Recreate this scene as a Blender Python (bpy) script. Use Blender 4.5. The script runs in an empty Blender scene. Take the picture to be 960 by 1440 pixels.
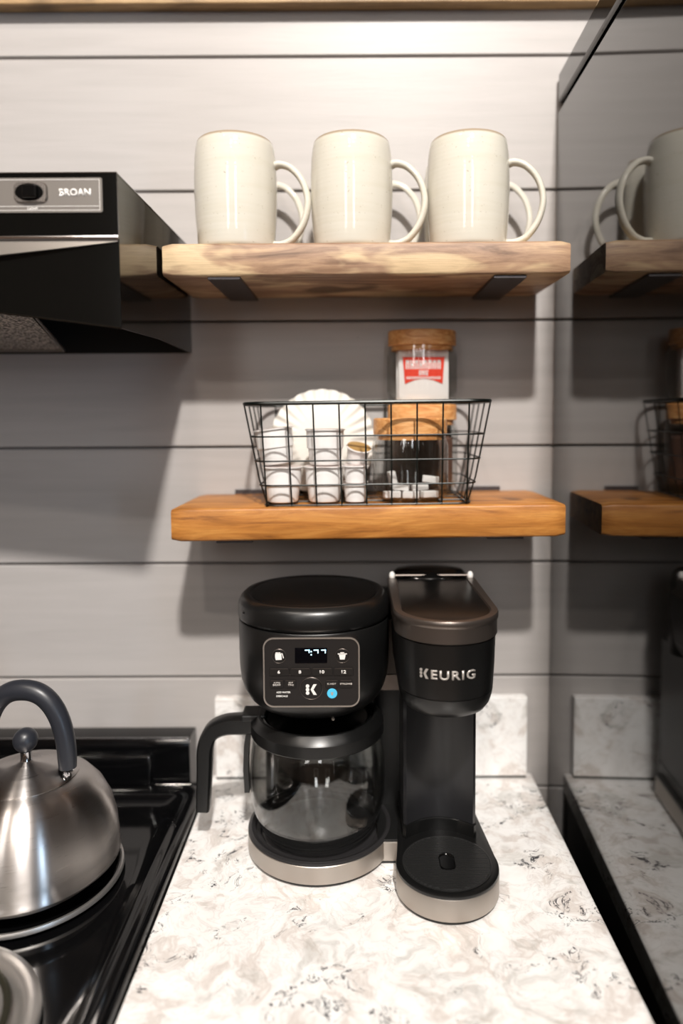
import bpy, bmesh, math, random
from math import pi, sin, cos, radians, sqrt
from mathutils import Vector, Matrix
random.seed(7)
sc = bpy.context.scene
COL = sc.collection
CZ = .914            # counter height above the floor; all heights below are measured from the counter top

# ------------------------------------------------------------------ camera
H = .5369
cam_d = bpy.data.cameras.new('camera'); cam = bpy.data.objects.new('camera', cam_d); COL.objects.link(cam)
cam_d.sensor_width = 36; cam_d.lens = 25.0
cam_d.shift_x = -18/1440; cam_d.shift_y = -(720-654.9)/1440
cam_d.clip_start = .05
cam.location = (0, -1.035, CZ+H)
cam.rotation_euler = (Matrix.Rotation(radians(90-4), 3, 'X') @ Matrix.Rotation(radians(-.3), 3, 'Z')).to_euler()
cam_d.dof.use_dof = True; cam_d.dof.focus_distance = .80; cam_d.dof.aperture_fstop = 1.6
sc.camera = cam

# ------------------------------------------------------------------ light
sc.view_settings.view_transform = 'Standard'; sc.view_settings.look = 'None'
sc.view_settings.gamma = 1; sc.view_settings.use_curve_mapping = False
sc.view_settings.exposure = 0.0
w = bpy.data.worlds.new('world'); sc.world = w; w.use_nodes = True
w.node_tree.nodes['Background'].inputs[0].default_value = (.55, .62, .75, 1)
w.node_tree.nodes['Background'].inputs[1].default_value = .3
sc.cycles.max_bounces = 10; sc.cycles.transmission_bounces = 10; sc.cycles.glossy_bounces = 5
sc.cycles.sample_clamp_indirect = 6; sc.cycles.use_denoising = True
sc.cycles.caustics_refractive = False

def area(name, loc, aim, size, energy, color, shape='RECTANGLE', sy=None, spread=180):
    d = bpy.data.lights.new(name, 'AREA'); d.energy = energy; d.color = color; d.shape = shape; d.size = size
    if sy: d.size_y = sy
    d.spread = radians(spread)
    o = bpy.data.objects.new(name, d); COL.objects.link(o)
    o.location = (loc[0], loc[1], loc[2]+CZ)
    v = Vector(aim)-Vector(loc); o.rotation_euler = v.to_track_quat('-Z', 'Y').to_euler()
    return o
CEIL = 2.80
area('key_downlight', (.25, -2.40, CEIL-.03), (0, -.2, .3), .17, 172, (1, .955, .905), 'DISK')
area('left_downlight', (-1.0, -1.7, CEIL-.03), (-.3, -.2, .2), .13, 14, (1, .90, .80), 'DISK')
area('rear_downlight', (-.3, -3.0, CEIL-.03), (-.3, -2.6, 0), .15, 22, (1, .90, .80), 'DISK')
area('window_light_centre', (.34, -3.46, 1.15), (0, 0, .3), .26, 17, (.97, .98, 1), 'RECTANGLE', 2.0)
area('window_light_right', (2.1, -3.46, .35), (-.4, 0, .2), .50, 30, (.55, .76, 1), 'RECTANGLE', 1.5)
area('window_light_left', (-.95, -3.46, 1.15), (0, 0, .3), .34, 18, (1, .97, .93), 'RECTANGLE', 2.0)

# ------------------------------------------------------------------ helpers
def S(r, g, b):
    f = lambda c: (c/255/12.92) if c/255 <= .04045 else ((c/255+.055)/1.055)**2.4
    return (f(r), f(g), f(b), 1)
def mat(name, col, rough=.5, metal=0, ior=1.5, **kw):
    m = bpy.data.materials.new(name); m.use_nodes = True
    b = m.node_tree.nodes['Principled BSDF']
    b.inputs['Base Color'].default_value = col; b.inputs['Roughness'].default_value = rough
    b.inputs['Metallic'].default_value = metal; b.inputs['IOR'].default_value = ior
    for k, v in kw.items(): b.inputs[k.replace('_', ' ')].default_value = v
    return m
class N:
    """small node-graph helper"""
    def __init__(s, m): s.t = m.node_tree; s.b = s.t.nodes['Principled BSDF']
    def n(s, typ, **kw):
        x = s.t.nodes.new(typ)
        for k, v in kw.items():
            if hasattr(x, k): setattr(x, k, v)
            else: x.inputs[k].default_value = v
        return x
    def l(s, a, b): s.t.links.new(a, b)
    def coord(s, scale=(1, 1, 1), loc=(0, 0, 0)):
        tc = s.n('ShaderNodeTexCoord'); mp = s.n('ShaderNodeMapping')
        mp.inputs['Scale'].default_value = scale; mp.inputs['Location'].default_value = loc
        s.l(tc.outputs['Object'], mp.inputs['Vector']); return mp.outputs[0]
    def noise(s, v, scale, detail=4, rough=.5, dist=0):
        x = s.n('ShaderNodeTexNoise'); s.l(v, x.inputs['Vector'])
        x.inputs['Scale'].default_value = scale; x.inputs['Detail'].default_value = detail
        x.inputs['Roughness'].default_value = rough; x.inputs['Distortion'].default_value = dist
        return x.outputs['Fac']
    def ramp(s, f, stops):
        r = s.n('ShaderNodeValToRGB'); s.l(f, r.inputs[0]); e = r.color_ramp.elements
        while len(e) < len(stops): e.new(.5)
        for q, (p, c) in zip(e, stops): q.position = p; q.color = c if len(c) == 4 else (*c, 1)
        return r.outputs[0]
    def mix(s, f, a, b, mode='MIX'):
        x = s.n('ShaderNodeMix', data_type='RGBA', blend_type=mode)
        for i, v in ((0, f), (6, a), (7, b)):
            if isinstance(v, (int, float)): x.inputs[i].default_value = v
            elif isinstance(v, tuple): x.inputs[i].default_value = v
            else: s.l(v, x.inputs[i])
        return x.outputs[2]
    def math(s, op, a, b=0):
        x = s.n('ShaderNodeMath', operation=op)
        for i, v in ((0, a), (1, b)):
            if isinstance(v, (int, float)): x.inputs[i].default_value = v
            else: s.l(v, x.inputs[i])
        return x.outputs[0]
    def bump(s, h, strength=.3, dist=.001):
        x = s.n('ShaderNodeBump'); x.inputs['Strength'].default_value = strength; x.inputs['Distance'].default_value = dist
        s.l(h, x.inputs['Height']); s.l(x.outputs[0], s.b.inputs['Normal'])
g1 = lambda v: (v, v, v, 1)

def origin(p):
    v = Vector((0, 0, 0))
    while p: v += p.location; p = p.parent
    return v
def obj(name, bm, m, parent=None, local=False, sharp=28, smooth=True):
    if smooth:
        th = radians(18 if sharp == 28 and len(bm.faces) < 70 else 35 if sharp == 28 else sharp)
        for f in bm.faces: f.smooth = True
        for e in bm.edges:
            e.smooth = len(e.link_faces) == 2 and e.calc_face_angle(0) < th
    me = bpy.data.meshes.new(name)
    if not local:
        bmesh.ops.translate(bm, verts=bm.verts, vec=Vector((0, 0, CZ))-origin(parent))
    bm.to_mesh(me); bm.free()
    for x in (m if isinstance(m, (list, tuple)) else [m]): me.materials.append(x)
    o = bpy.data.objects.new(name, me); COL.objects.link(o); o.parent = parent
    return o
def tag(o, label=None, cat=None, group=None, kind=None):
    if label: o['label'] = label
    if cat: o['category'] = cat
    if group: o['group'] = group
    if kind: o['kind'] = kind
    return o
def thing(name, loc, label, cat, group=None):
    o = bpy.data.objects.new(name, None); COL.objects.link(o); o.empty_display_size = .02
    o.location = (loc[0], loc[1], loc[2]+CZ); return tag(o, label, cat, group)
def struct(name, bm, m, **k):
    return tag(obj(name, bm, m, **k), kind='structure')
def NB(): return bmesh.new()
def box(bm, x0, x1, y0, y1, z0, z1, bev=0, seg=2):
    r = bmesh.ops.create_cube(bm, size=1); vs = r['verts']
    for v in vs: v.co = Vector(((x0+x1)/2+v.co.x*(x1-x0), (y0+y1)/2+v.co.y*(y1-y0), (z0+z1)/2+v.co.z*(z1-z0)))
    if bev:
        es = list({e for v in vs for e in v.link_edges})
        bmesh.ops.bevel(bm, geom=es, offset=bev, segments=seg, profile=.5, affect='EDGES')
    return bm
def bx(*a, **k): return box(NB(), *a, **k)
def loft(bm, rings, cap0=True, cap1=True, closed=True, mi=0):
    vr = [[bm.verts.new(p) for p in r] for r in rings]; n = len(rings[0])
    fs = []
    for a, b in zip(vr, vr[1:]):
        for i in range(n if closed else n-1):
            j = (i+1) % n
            try: fs.append(bm.faces.new((a[i], a[j], b[j], b[i])))
            except ValueError: pass
    if cap0: fs.append(bm.faces.new(list(reversed(vr[0]))))
    if cap1: fs.append(bm.faces.new(vr[-1]))
    for f in fs: f.material_index = mi
    return bm
def fix(bm): bmesh.ops.recalc_face_normals(bm, faces=bm.faces); return bm
def circ(cx, cy, r, z, n=64, ry=None, ex=2):
    ry = r if ry is None else ry; out = []
    for i in range(n):
        t = 2*pi*i/n; c, s = cos(t), sin(t)
        out.append((cx+r*math.copysign(abs(c)**(2/ex), c), cy+ry*math.copysign(abs(s)**(2/ex), s), z))
    return out
def lathe(prof, cx=0, cy=0, n=64, k=1, cap0=True, cap1=True, ex=2, bm=None):
    """prof = [(r, z)] bottom to top; k = depth ratio"""
    return fix(loft(bm or NB(), [circ(cx, cy, r, z, n, r*k, ex) for r, z in prof], cap0, cap1))
def tube(pts, r, n=10, closed=False, bm=None, flat=None, up=Vector((0, 0, 1))):
    bm = bm or NB(); pts = [Vector(p) for p in pts]; rings = []; m = len(pts); nrm = None
    for i, p in enumerate(pts):
        if closed: t = pts[(i+1) % m]-pts[i-1]
        else: t = pts[min(i+1, m-1)]-pts[max(i-1, 0)]
        t.normalize()
        if nrm is None:
            nrm = up.cross(t)
            if nrm.length < .05: nrm = Vector((1, 0, 0)).cross(t)
        nrm = (nrm-t*nrm.dot(t)).normalized(); b = t.cross(nrm)
        rr = r[i] if isinstance(r, (list, tuple)) else r
        fa, fb = flat or (1, 1)
        rings.append([p+(nrm*cos(2*pi*k/n)*fa+b*sin(2*pi*k/n)*fb)*rr for k in range(n)])
    if closed: rings.append(rings[0]); loft(bm, rings, False, False); bmesh.ops.remove_doubles(bm, verts=bm.verts, dist=1e-6)
    else: loft(bm, rings)
    return fix(bm)
def rrect(x0, x1, z0, z1, r, n=6):
    out = []
    for cx, cz, a0 in ((x1-r, z1-r, 0), (x0+r, z1-r, 90), (x0+r, z0+r, 180), (x1-r, z0+r, 270)):
        for i in range(n+1):
            a = radians(a0+90*i/n); out.append((cx+r*cos(a), cz+r*sin(a)))
    return out
def plate(bm, outline, y_front, y_back, bev=0, mi=0):
    """a plate facing -Y from an (x, z) outline"""
    c = Vector((sum(p[0] for p in outline)/len(outline), sum(p[1] for p in outline)/len(outline)))
    def ring(y, ins):
        o = []
        for p in outline:
            v = Vector(p)-c; L = v.length; v = v*(max(L-ins, 0)/L) if L else v
            o.append((c.x+v.x, y, c.y+v.y))
        return o
    rs = [ring(y_back, 0), ring(y_front+bev, 0)] + ([ring(y_front, bev)] if bev else [])
    return fix(loft(bm, rs, mi=mi))
def curved(pts, n=8):
    """Catmull-Rom through points"""
    P = [Vector(p) for p in pts]; P = [2*P[0]-P[1]]+P+[2*P[-1]-P[-2]]; out = []
    for i in range(1, len(P)-2):
        a, b, c, d = P[i-1:i+3]
        for k in range(n):
            t = k/n; out.append(.5*((2*b)+(c-a)*t+(2*a-5*b+4*c-d)*t*t+(3*b-a-3*c+d)*t**3))
    out.append(P[-2]); return out
_txt = {}
def text_bm(s, w=None, h=None, bold=0., depth=.0004, track=1.0):
    """flat lettering in x/z, centred on the origin, facing -Y"""
    cu = bpy.data.curves.new('t', 'FONT'); cu.body = s; cu.extrude = 0; cu.offset = bold; cu.size = 1; cu.resolution_u = 3
    cu.space_character = track
    o = bpy.data.objects.new('t', cu); COL.objects.link(o)
    dg = bpy.context.evaluated_depsgraph_get(); me = bpy.data.meshes.new_from_object(o.evaluated_get(dg))
    bpy.data.objects.remove(o); bpy.data.curves.remove(cu)
    bm = NB(); bm.from_mesh(me); bpy.data.meshes.remove(me)
    r = bmesh.ops.extrude_face_region(bm, geom=bm.faces[:])
    bmesh.ops.translate(bm, verts=[v for v in r['geom'] if isinstance(v, bmesh.types.BMVert)], vec=(0, 0, .03))
    xs = [v.co.x for v in bm.verts]; ys = [v.co.y for v in bm.verts]
    x0, x1, y0, y1 = min(xs), max(xs), min(ys), max(ys)
    kx = w/(x1-x0) if w else None; kz = h/(y1-y0) if h else None
    kx = kx or kz; kz = kz or kx
    for v in bm.verts: v.co = Vector(((v.co.x-(x0+x1)/2)*kx, -v.co.z/.03*depth, (v.co.y-(y0+y1)/2)*kz))
    return fix(bm)
def move(bm, v): bmesh.ops.translate(bm, verts=bm.verts, vec=Vector(v)); return bm
def mtext(name, s, m, parent, loc, **k):
    return obj(name, move(text_bm(s, **k), loc), m, parent, smooth=False)
def dup(root, loc, label=None, rot=None, group=None):
    r = root.copy(); COL.objects.link(r); r.location = (loc[0], loc[1], loc[2]+CZ)
    if rot is not None: r.rotation_euler = rot
    if label: r['label'] = label
    for ch in list(root.children):
        c = ch.copy(); COL.objects.link(c); c.parent = r
        for g in ch.children:
            d = g.copy(); COL.objects.link(d); d.parent = c
    return r

# ------------------------------------------------------------------ materials
def wall_mat(name, col, dark):
    m = mat(name, col, .42); g = N(m)
    v = g.coord((1.2, 8, 16)); f = g.noise(v, 4, 6, .55, .4)
    c = g.ramp(f, [(.3, dark), (.6, col)])
    v2 = g.coord((1, 1, 1)); sp = g.noise(v2, 38, 2, .5)
    c = g.mix(g.ramp(sp, [(.765, g1(0)), (.79, g1(1))]), c, S(95, 80, 72))
    g.l(c, g.b.inputs['Base Color']); g.bump(g.noise(g.coord((2, 10, 40)), 12, 5, .6), .25, .0008)
    return m
M_wall = wall_mat('grey_painted_boards', S(177, 172, 169), S(170, 165, 162))
M_room = mat('room_plaster', S(104, 92, 82), .8)
M_floor = mat('room_floor', S(112, 84, 62), .5)
M_ceil = mat('room_ceiling', S(150, 130, 110), .8)

def wood_mat(name, dark, mid, light, seed=0, scale=1, rough=.45, pale=None, spread=(.32, .5, .68)):
    m = mat(name, mid, rough); g = N(m)
    v = g.coord((2.2*scale, 14*scale, 17*scale), (seed, seed*.7, seed*.3))
    f = g.noise(v, 3.2, 7, .62, 1.1)
    c = g.ramp(f, [(spread[0], dark), (spread[1], mid), (spread[2], light)])
    v2 = g.coord((3.2*scale, 9*scale, 13*scale), (seed*2+3, 0, seed)); f2 = g.noise(v2, 2.2, 3, .5, .7)
    if pale: c = g.mix(g.ramp(f2, [(.5, g1(0)), (.6, g1(.85))]), c, pale)
    f3 = g.noise(g.coord((6, 30, 160*scale)), 5, 4, .7, .3)
    c = g.mix(g.math('MULTIPLY', g.ramp(f3, [(.3, g1(1)), (.55, g1(0))]), .35), c, dark)
    k = g.noise(g.coord((9, 9, 9), (seed, 2, 5)), 1.3, 1, .4, .2)
    c = g.mix(g.ramp(k, [(.70, g1(0)), (.78, g1(.75))]), c, (dark[0]*.5, dark[1]*.5, dark[2]*.5, 1))
    g.l(c, g.b.inputs['Base Color']); g.bump(f3, .25, .0008)
    return m
M_wood_top = wood_mat('pale_rustic_wood', S(112, 84, 64), S(160, 128, 102), S(190, 158, 124), 1.7, 1, .5, S(216, 190, 150))
M_wood_low = wood_mat('honey_stained_wood', S(112, 66, 28), S(178, 116, 52), S(206, 146, 74), 4.1, 1, .42)
M_wood_beam = wood_mat('oak_trim_wood', S(120, 94, 62), S(168, 136, 96), S(186, 156, 114), 9, .8, .5)
M_lidwood = wood_mat('acacia_lid_wood', S(182, 118, 64), S(214, 154, 94), S(232, 186, 130), 2, 3, .45)

def stone_mat():
    m = mat('speckled_quartz', S(226, 220, 212), .22); g = N(m)
    v0 = g.coord((1.35, 1.35, 1.35)); wn = g.n('ShaderNodeTexNoise'); g.l(v0, wn.inputs['Vector']); wn.inputs['Scale'].default_value = 9; wn.inputs['Detail'].default_value = 3
    vm = g.n('ShaderNodeVectorMath', operation='MULTIPLY_ADD'); g.l(wn.outputs['Color'], vm.inputs[0]); vm.inputs[1].default_value = (.12, .12, .12); g.l(v0, vm.inputs[2])
    v = vm.outputs[0]
    blot = g.noise(v, 21, 6, .58, .4)
    c = g.ramp(blot, [(.40, S(242, 241, 239)), (.53, S(236, 233, 230)), (.60, S(214, 206, 200)), (.67, S(232, 228, 224))])
    vein = g.math('ABSOLUTE', g.math('SUBTRACT', g.noise(v, 26, 4, .6, 1.0), .5))
    c = g.mix(g.ramp(vein, [(0, g1(.30)), (.03, g1(0))]), c, S(186, 176, 172))
    gr = g.math('MULTIPLY', g.ramp(g.noise(v, 12, 5, .62, .9), [(.56, g1(0)), (.64, g1(1))]), .40)
    c = g.mix(gr, c, S(160, 156, 148))
    v3 = g.math('ABSOLUTE', g.math('SUBTRACT', g.noise(v, 42, 4, .65, 1.4), .53))
    mask = g.ramp(g.noise(v, 15, 3, .6, .3), [(.55, g1(0)), (.60, g1(1))])
    m2 = g.ramp(g.noise(v, 60, 3, .6, .5), [(.46, g1(0)), (.52, g1(1))])
    fl = g.math('MULTIPLY', g.math('MULTIPLY', g.ramp(v3, [(.014, g1(1)), (.034, g1(0))]), mask), m2)
    c = g.mix(fl, c, S(58, 57, 62))
    fl2 = g.math('MULTIPLY', g.ramp(g.noise(v, 95, 3, .6, .8), [(.73, g1(0)), (.76, g1(1))]), .7)
    c = g.mix(fl2, c, S(80, 76, 78))
    g.l(c, g.b.inputs['Base Color']); return m
M_stone = stone_mat()
M_caulk = mat('dark_caulk', S(40, 42, 38), .7)
M_fridge = mat('glossy_black_fridge_steel', S(16, 16, 15), .045, 0, 2.0)
M_groove = mat('matt_black_gasket', S(3, 3, 3), .9, Specular_IOR_Level=.1)
M_hood = mat('glossy_black_hood_enamel', S(10, 10, 9), .07, 0, 1.5)
M_hoodin = mat('dark_hood_interior', S(10, 10, 10), .6)
M_plate = mat('brushed_grey_plate', S(120, 114, 108), .4, .3)
M_white = mat('white_print', S(225, 222, 218), .5)
M_blackplastic = mat('satin_black_plastic', S(16, 16, 16), .32)
M_softblack = mat('soft_black_plastic', S(18, 18, 18), .45)
M_gloss = mat('gloss_black_plastic', S(9, 9, 9), .12)
M_lidtop = mat('dim_black_top', S(11, 11, 11), .34, 0, 1.38)
M_bezel_edge = mat('pale_edge_metal', S(140, 134, 128), .3, .8)  # pale metal for the thin line along the hood's top and corner edge
M_deck = mat('deck_satin_black', S(40, 39, 40), .36)
M_gun = mat('warm_gunmetal', S(112, 103, 97), .34, .85)
M_silver = mat('brushed_silver', S(176, 168, 160), .38, .8)
M_logo = mat('silver_print', S(190, 184, 178), .35, .4)
M_panel = mat('panel_charcoal', S(30, 27, 26), .42, 0, 1.4)
M_button = mat('button_black', S(26, 24, 23), .35)
M_bracket = mat('iron_bracket', S(84, 80, 82), .36, .7)
M_wire = mat('black_wire', S(14, 20, 17), .35, .3)
M_pod = mat('white_pod_plastic', S(236, 234, 232), .35)
M_foil = mat('foil_lid', S(205, 190, 185), .35, .3)
M_tan = mat('tan_foil', S(188, 150, 90), .4, .3)
M_paper = mat('white_filter_paper', S(224, 220, 212), .9)
M_red = mat('orange_red_print', S(226, 56, 26), .7)
M_packet = mat('white_packet_paper', S(236, 233, 232), .6)
M_coffee = mat('brown_coffee_grounds', S(112, 80, 66), .9)
M_enamel = mat('glossy_black_range_enamel', S(9, 9, 10), .08, 0, 1.48)
M_coil = mat('burner_coil_metal', S(58, 56, 44), .45, .6)
M_chrome = mat('polished_chrome', S(205, 205, 208), .12, 1)
M_bowl = mat('drip_bowl_chrome', S(214, 210, 206), .38, .9)
M_rubber = mat('dark_grey_handle', S(38, 40, 46), .36)
M_cab = mat('cabinet_paint', S(60, 56, 52), .6)
def thin_glass():
    m = bpy.data.materials.new('clear_thin_glass'); m.use_nodes = True; t = m.node_tree; t.nodes.clear()
    o = t.nodes.new('ShaderNodeOutputMaterial'); mx = t.nodes.new('ShaderNodeMixShader'); tr = t.nodes.new('ShaderNodeBsdfTransparent'); gl = t.nodes.new('ShaderNodeBsdfGlossy'); fr_ = t.nodes.new('ShaderNodeLayerWeight'); pw = t.nodes.new('ShaderNodeMath'); pw.operation = 'POWER'; pw.inputs[1].default_value = 3.5; ma = t.nodes.new('ShaderNodeMath'); ma.operation = 'MULTIPLY_ADD'; ma.inputs[1].default_value = .75; ma.inputs[2].default_value = .06
    tr.inputs[0].default_value = (.955, .96, .955, 1); gl.inputs['Roughness'].default_value = .01; fr_.inputs[0].default_value = .5; t.links.new(fr_.outputs['Facing'], pw.inputs[0]); t.links.new(pw.outputs[0], ma.inputs[0])
    t.links.new(ma.outputs[0], mx.inputs[0]); t.links.new(tr.outputs[0], mx.inputs[1]); t.links.new(gl.outputs[0], mx.inputs[2]); t.links.new(mx.outputs[0], o.inputs[0]); return m
M_glass = thin_glass()
M_screen = mat('display_black', S(3, 4, 8), .08)
def emit(name, col, s):
    m = mat(name, col, .5); b = m.node_tree.nodes['Principled BSDF']
    b.inputs['Emission Color'].default_value = col; b.inputs['Emission Strength'].default_value = s; return m
M_digit = emit('lit_digit', (.55, .85, 1, 1), 1.6)
M_led = emit('blue_led', S(70, 170, 205), .30)
def steel():
    m = mat('brushed_steel', S(186, 181, 178), .34, 1); g = N(m)
    g.b.inputs['Anisotropic'].default_value = .95; g.b.inputs['Anisotropic Rotation'].default_value = .25
    t = g.n('ShaderNodeTangent'); t.direction_type = 'RADIAL'; t.axis = 'Z'; g.l(t.outputs[0], g.b.inputs['Tangent'])
    f = g.noise(g.coord((4, 4, 300)), 6, 3, .6)
    g.l(g.ramp(f, [(.3, g1(.27)), (.7, g1(.34))]), g.b.inputs['Roughness']); return m
M_steel = steel()
def glaze():
    m = mat('cream_speckled_glaze', S(214, 209, 196), .08); g = N(m)
    f = g.noise(g.coord((1, 1, 1)), 260, 2, .5)
    c = g.mix(g.ramp(f, [(.68, g1(0)), (.75, g1(.6))]), S(212, 208, 196), S(160, 150, 128))
    b = g.noise(g.coord((3, 3, 40)), 3, 3, .5)
    c = g.mix(g.ramp(b, [(.45, g1(0)), (.8, g1(.35))]), c, S(198, 192, 170))
    # bare, darker glaze along the lip
    sx = g.n('ShaderNodeSeparateXYZ'); g.l(g.coord(), sx.inputs[0])
    c = g.mix(g.ramp(g.math('MULTIPLY', sx.outputs[2], 5), [(.655, g1(0)), (.665, g1(.8))]), c, S(140, 118, 92))
    g.l(c, g.b.inputs['Base Color'])
    wv = g.n('ShaderNodeTexWave', bands_direction='Z'); wv.inputs['Scale'].default_value = 60; wv.inputs['Distortion'].default_value = 1
    g.l(g.coord((1, 1, 1)), wv.inputs['Vector']); g.bump(wv.outputs[1], .07, .0005); return m
M_glaze = glaze()
def mesh_filter():
    m = mat('aluminium_filter_mesh', S(160, 150, 140), .5, .6); g = N(m)
    f = g.noise(g.coord((1, 1, 1)), 300, 2, .6); g.l(g.ramp(f, [(.42, S(70, 64, 58)), (.6, S(215, 205, 195))]), g.b.inputs['Base Color'])
    g.bump(f, .6, .001); return m
M_filter = mesh_filter()

# ------------------------------------------------------------------ room shell
seams = [1.2235, 1.0408, .8568, .6741, .493, .3221, .1506, -.021, -.193, -.365, -.537, -.709, -CZ]
X0, X1, Y0 = -2.5, 2.8, -3.5
wb = struct('wall_back', bx(X0, X1, .010, .06, -CZ, CEIL), mat('wall_core', S(128, 120, 117), .8), smooth=False)
for i, (zt, zb) in enumerate(zip(seams, seams[1:])):
    b = bx(X0, X1, 0, .012, zb+.0012, zt-.0022, bev=.0012, seg=1)
    obj('plank', b, M_wall, wb)
for k in range(5):
    zt = 1.2235+.183*(k+1); obj('plank', bx(X0, X1, 0, .012, zt-.183+.0012, min(zt-.0022, CEIL), bev=.0012, seg=1), M_wall, wb)
struct('floor', bx(X0, X1, Y0, .05, -CZ-.05, -CZ), M_floor)
struct('ceiling', bx(X0, X1, Y0, .05, CEIL, CEIL+.05), M_ceil)
struct('wall_left', bx(X0-.05, X0, Y0, .05, -CZ, CEIL), M_room)
struct('wall_right', bx(X1, X1+.05, Y0, .05, -CZ, CEIL), M_room)
struct('wall_front', bx(X0, X1, Y0-.05, Y0, -CZ, CEIL), M_room)
for i, (cx, wd, cz, hh) in enumerate(((.34, .30, 1.15, 2.0), (2.1, .55, .35, 1.5), (-.95, .38, 1.15, 2.0))):
    b = NB()
    for a in ((cx-wd/2-.06, cx-wd/2, cz-hh/2-.06, cz+hh/2+.06), (cx+wd/2, cx+wd/2+.06, cz-hh/2-.06, cz+hh/2+.06),
              (cx-wd/2, cx+wd/2, cz-hh/2-.06, cz-hh/2), (cx-wd/2, cx+wd/2, cz+hh/2, cz+hh/2+.06)):
        box(b, a[0], a[1], Y0+.001, Y0+.05, a[2], a[3])
    struct('window_%d' % (i+1), b, M_white)
# oak board along the top of the wall
struct('trim_1', bx(-2.4, 2.7, -.022, -.0005, 1.1005, 1.24, bev=.002), M_wood_beam)

# ------------------------------------------------------------------ counter, splash, cabinet
CL, CR = -.2155, .2633
tag(obj('base_cabinet', bx(CL+.004, CR-.004, -.60, -.001, -CZ, -.0302), M_cab), 'dark base cabinet under the speckled quartz counter', 'cabinet')
tag(obj('countertop', bx(CL, CR, -.635, -.0005, -.030, 0, bev=.002), M_stone), 'white speckled quartz countertop slab between black range and black refrigerator', 'countertop')
sp = tag(obj('backsplash', bx(-.2075, .2533, -.0155, -.0008, .0032, .1228, bev=.0015), M_stone), 'low upright quartz backsplash strip behind the coffee maker', 'backsplash')
obj('caulk_line', bx(-.2065, .2523, -.0145, -.001, .0002, .0031), M_caulk, sp, smooth=False)

# ------------------------------------------------------------------ refrigerator (slightly turned)
fr = thing('refrigerator', (.2875, -.006, -CZ), 'tall glossy black refrigerator whose mirror-like side reflects the shelves', 'refrigerator')
fr.rotation_euler = (0, 0, radians(-1.7))
def lbx(*a, **k): return bx(*a, **k)
obj('cabinet_body', lbx(0, .70, -.70, 0, .012, CZ+.9605, bev=.003), M_fridge, fr, local=True)
obj('top_cap', lbx(0, .70, -.70, 0, CZ+.9710, CZ+1.0125, bev=.004), M_fridge, fr, local=True)
obj('groove', lbx(.014, .69, -.69, -.002, CZ+.9600, CZ+.9715), M_groove, fr, local=True, smooth=False)
for z0, z1 in ((.08, CZ+.30), (CZ+.31, CZ+1.0)):
    obj('door', lbx(.003, .70, -.745, -.704, z0, z1, bev=.006), M_fridge, fr, local=True)
b = NB(); box(b, .003, .70, -.703, -.64, 0, .0115); obj('toe_grille', b, M_groove, fr, local=True)

# ------------------------------------------------------------------ range hood
hd = thing('range_hood', (-.604, 0, .628), 'glossy black under-cabinet range hood with grey switch plate', 'range hood')
HR, HL, HF = -.2335, -.998, -.3115
ZT, ZB, ZL = .7795, .6284, .7162
hx = lambda x: x*1.0212
hz = lambda z: .5369+(z-.5369)*1.0212
sd = lambda x: [(x, -.001), (x, HF)]
b = NB(); box(b, HL, HR, HF, -.001, ZT-.003, ZT, bev=.0012); obj('top_panel', b, M_hood, hd)
for x in (HR-.0015, HL):
    b = NB(); prof = [(-.001, ZB), (-.001, ZT-.0032), (HF+.001, ZT-.0032), (HF+.001, ZB-.003+.001), (HF+.05, ZB-.001), (HF+.14, ZB+.002)]
    fix(loft(b, [[(x, y, z) for y, z in prof], [(x+.0015, y, z) for y, z in prof]])); obj('side_panel', b, M_hood, hd, smooth=False)
# front: upper band, ledge, arched visor lip, lower arched face
obj('control_fascia', bx(HL, HR, HF-.0012, HF, ZL, ZT-.0002, bev=.0005, seg=1), M_hood, hd)
obj('ledge_trim', tube([(HL, HF-.0022, ZL-.0006), (HR, HF-.0022, ZL-.0006)], .0018, 8), M_chrome, hd)
def arch(x, h0, rise, span): u = (x-(HL+HR)/2)/((HR-HL)/2); return h0+rise*max(0, 1-abs(u)**span)
b = NB(); nx = 40; top = []; bot = []
for i in range(nx+1):
    x = HL+.0005+(HR-HL-.001)*i/nx; u = abs((x-(HL+HR)/2)/((HR-HL)/2))
    top.append((x, HF-.0005, ZL-.0015)); d = .003+.034*(1-u**1.4) ; bot.append((x, HF-.0005-.30*d, ZL-.0015-d))
vt = [b.verts.new(p) for p in top]; vb = [b.verts.new(p) for p in bot]; vk = [b.verts.new((p[0], HF+.0005, p[2])) for p in bot]
for i in range(nx):
    b.faces.new((vt[i], vt[i+1], vb[i+1], vb[i])); b.faces.new((vb[i], vb[i+1], vk[i+1], vk[i]))
obj('top_edge', tube([(HL, HF-.0008, ZT-.0006), (HR, HF-.0008, ZT-.0006), (HR, HF-.0004, ZL)], .0006, 6), M_bezel_edge, hd)
obj('visor_lip', fix(b), mat('satin_hood_lip', S(150, 144, 138), .28, .7), hd)
b = NB(); rt = []; rb = []
for i in range(nx+1):
    x = HL+(HR-HL)*i/nx; u = abs((x-(HL+HR)/2)/((HR-HL)/2)); rt.append((x, ZL-.002)); rb.append((x, ZB-.002+.034*(1-u**1.6)))
A = [[b.verts.new((x, y, z)) for x, z in r] for r in (rt, rb) for y in (HF, HF+.0014)]
for i in range(nx):
    for p, q in ((0, 2), (2, 3), (3, 1)): b.faces.new((A[p][i], A[p][i+1], A[q][i+1], A[q][i]))
obj('visor', fix(b), M_hood, hd, smooth=False)
e = [(p[0], HF+.0007, p[1]) for p in rb]
obj('visor_edge', tube(e, .0011, 6), M_hood, hd)
obj('inner_pan', bx(HL+.003, HR-.003, HF+.012, -.002, ZB+.055, ZB+.057), M_hoodin, hd, smooth=False)
obj('rear_panel', bx(HL+.003, HR-.003, -.004, -.001, ZB, ZB+.055), M_hoodin, hd, smooth=False)
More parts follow.
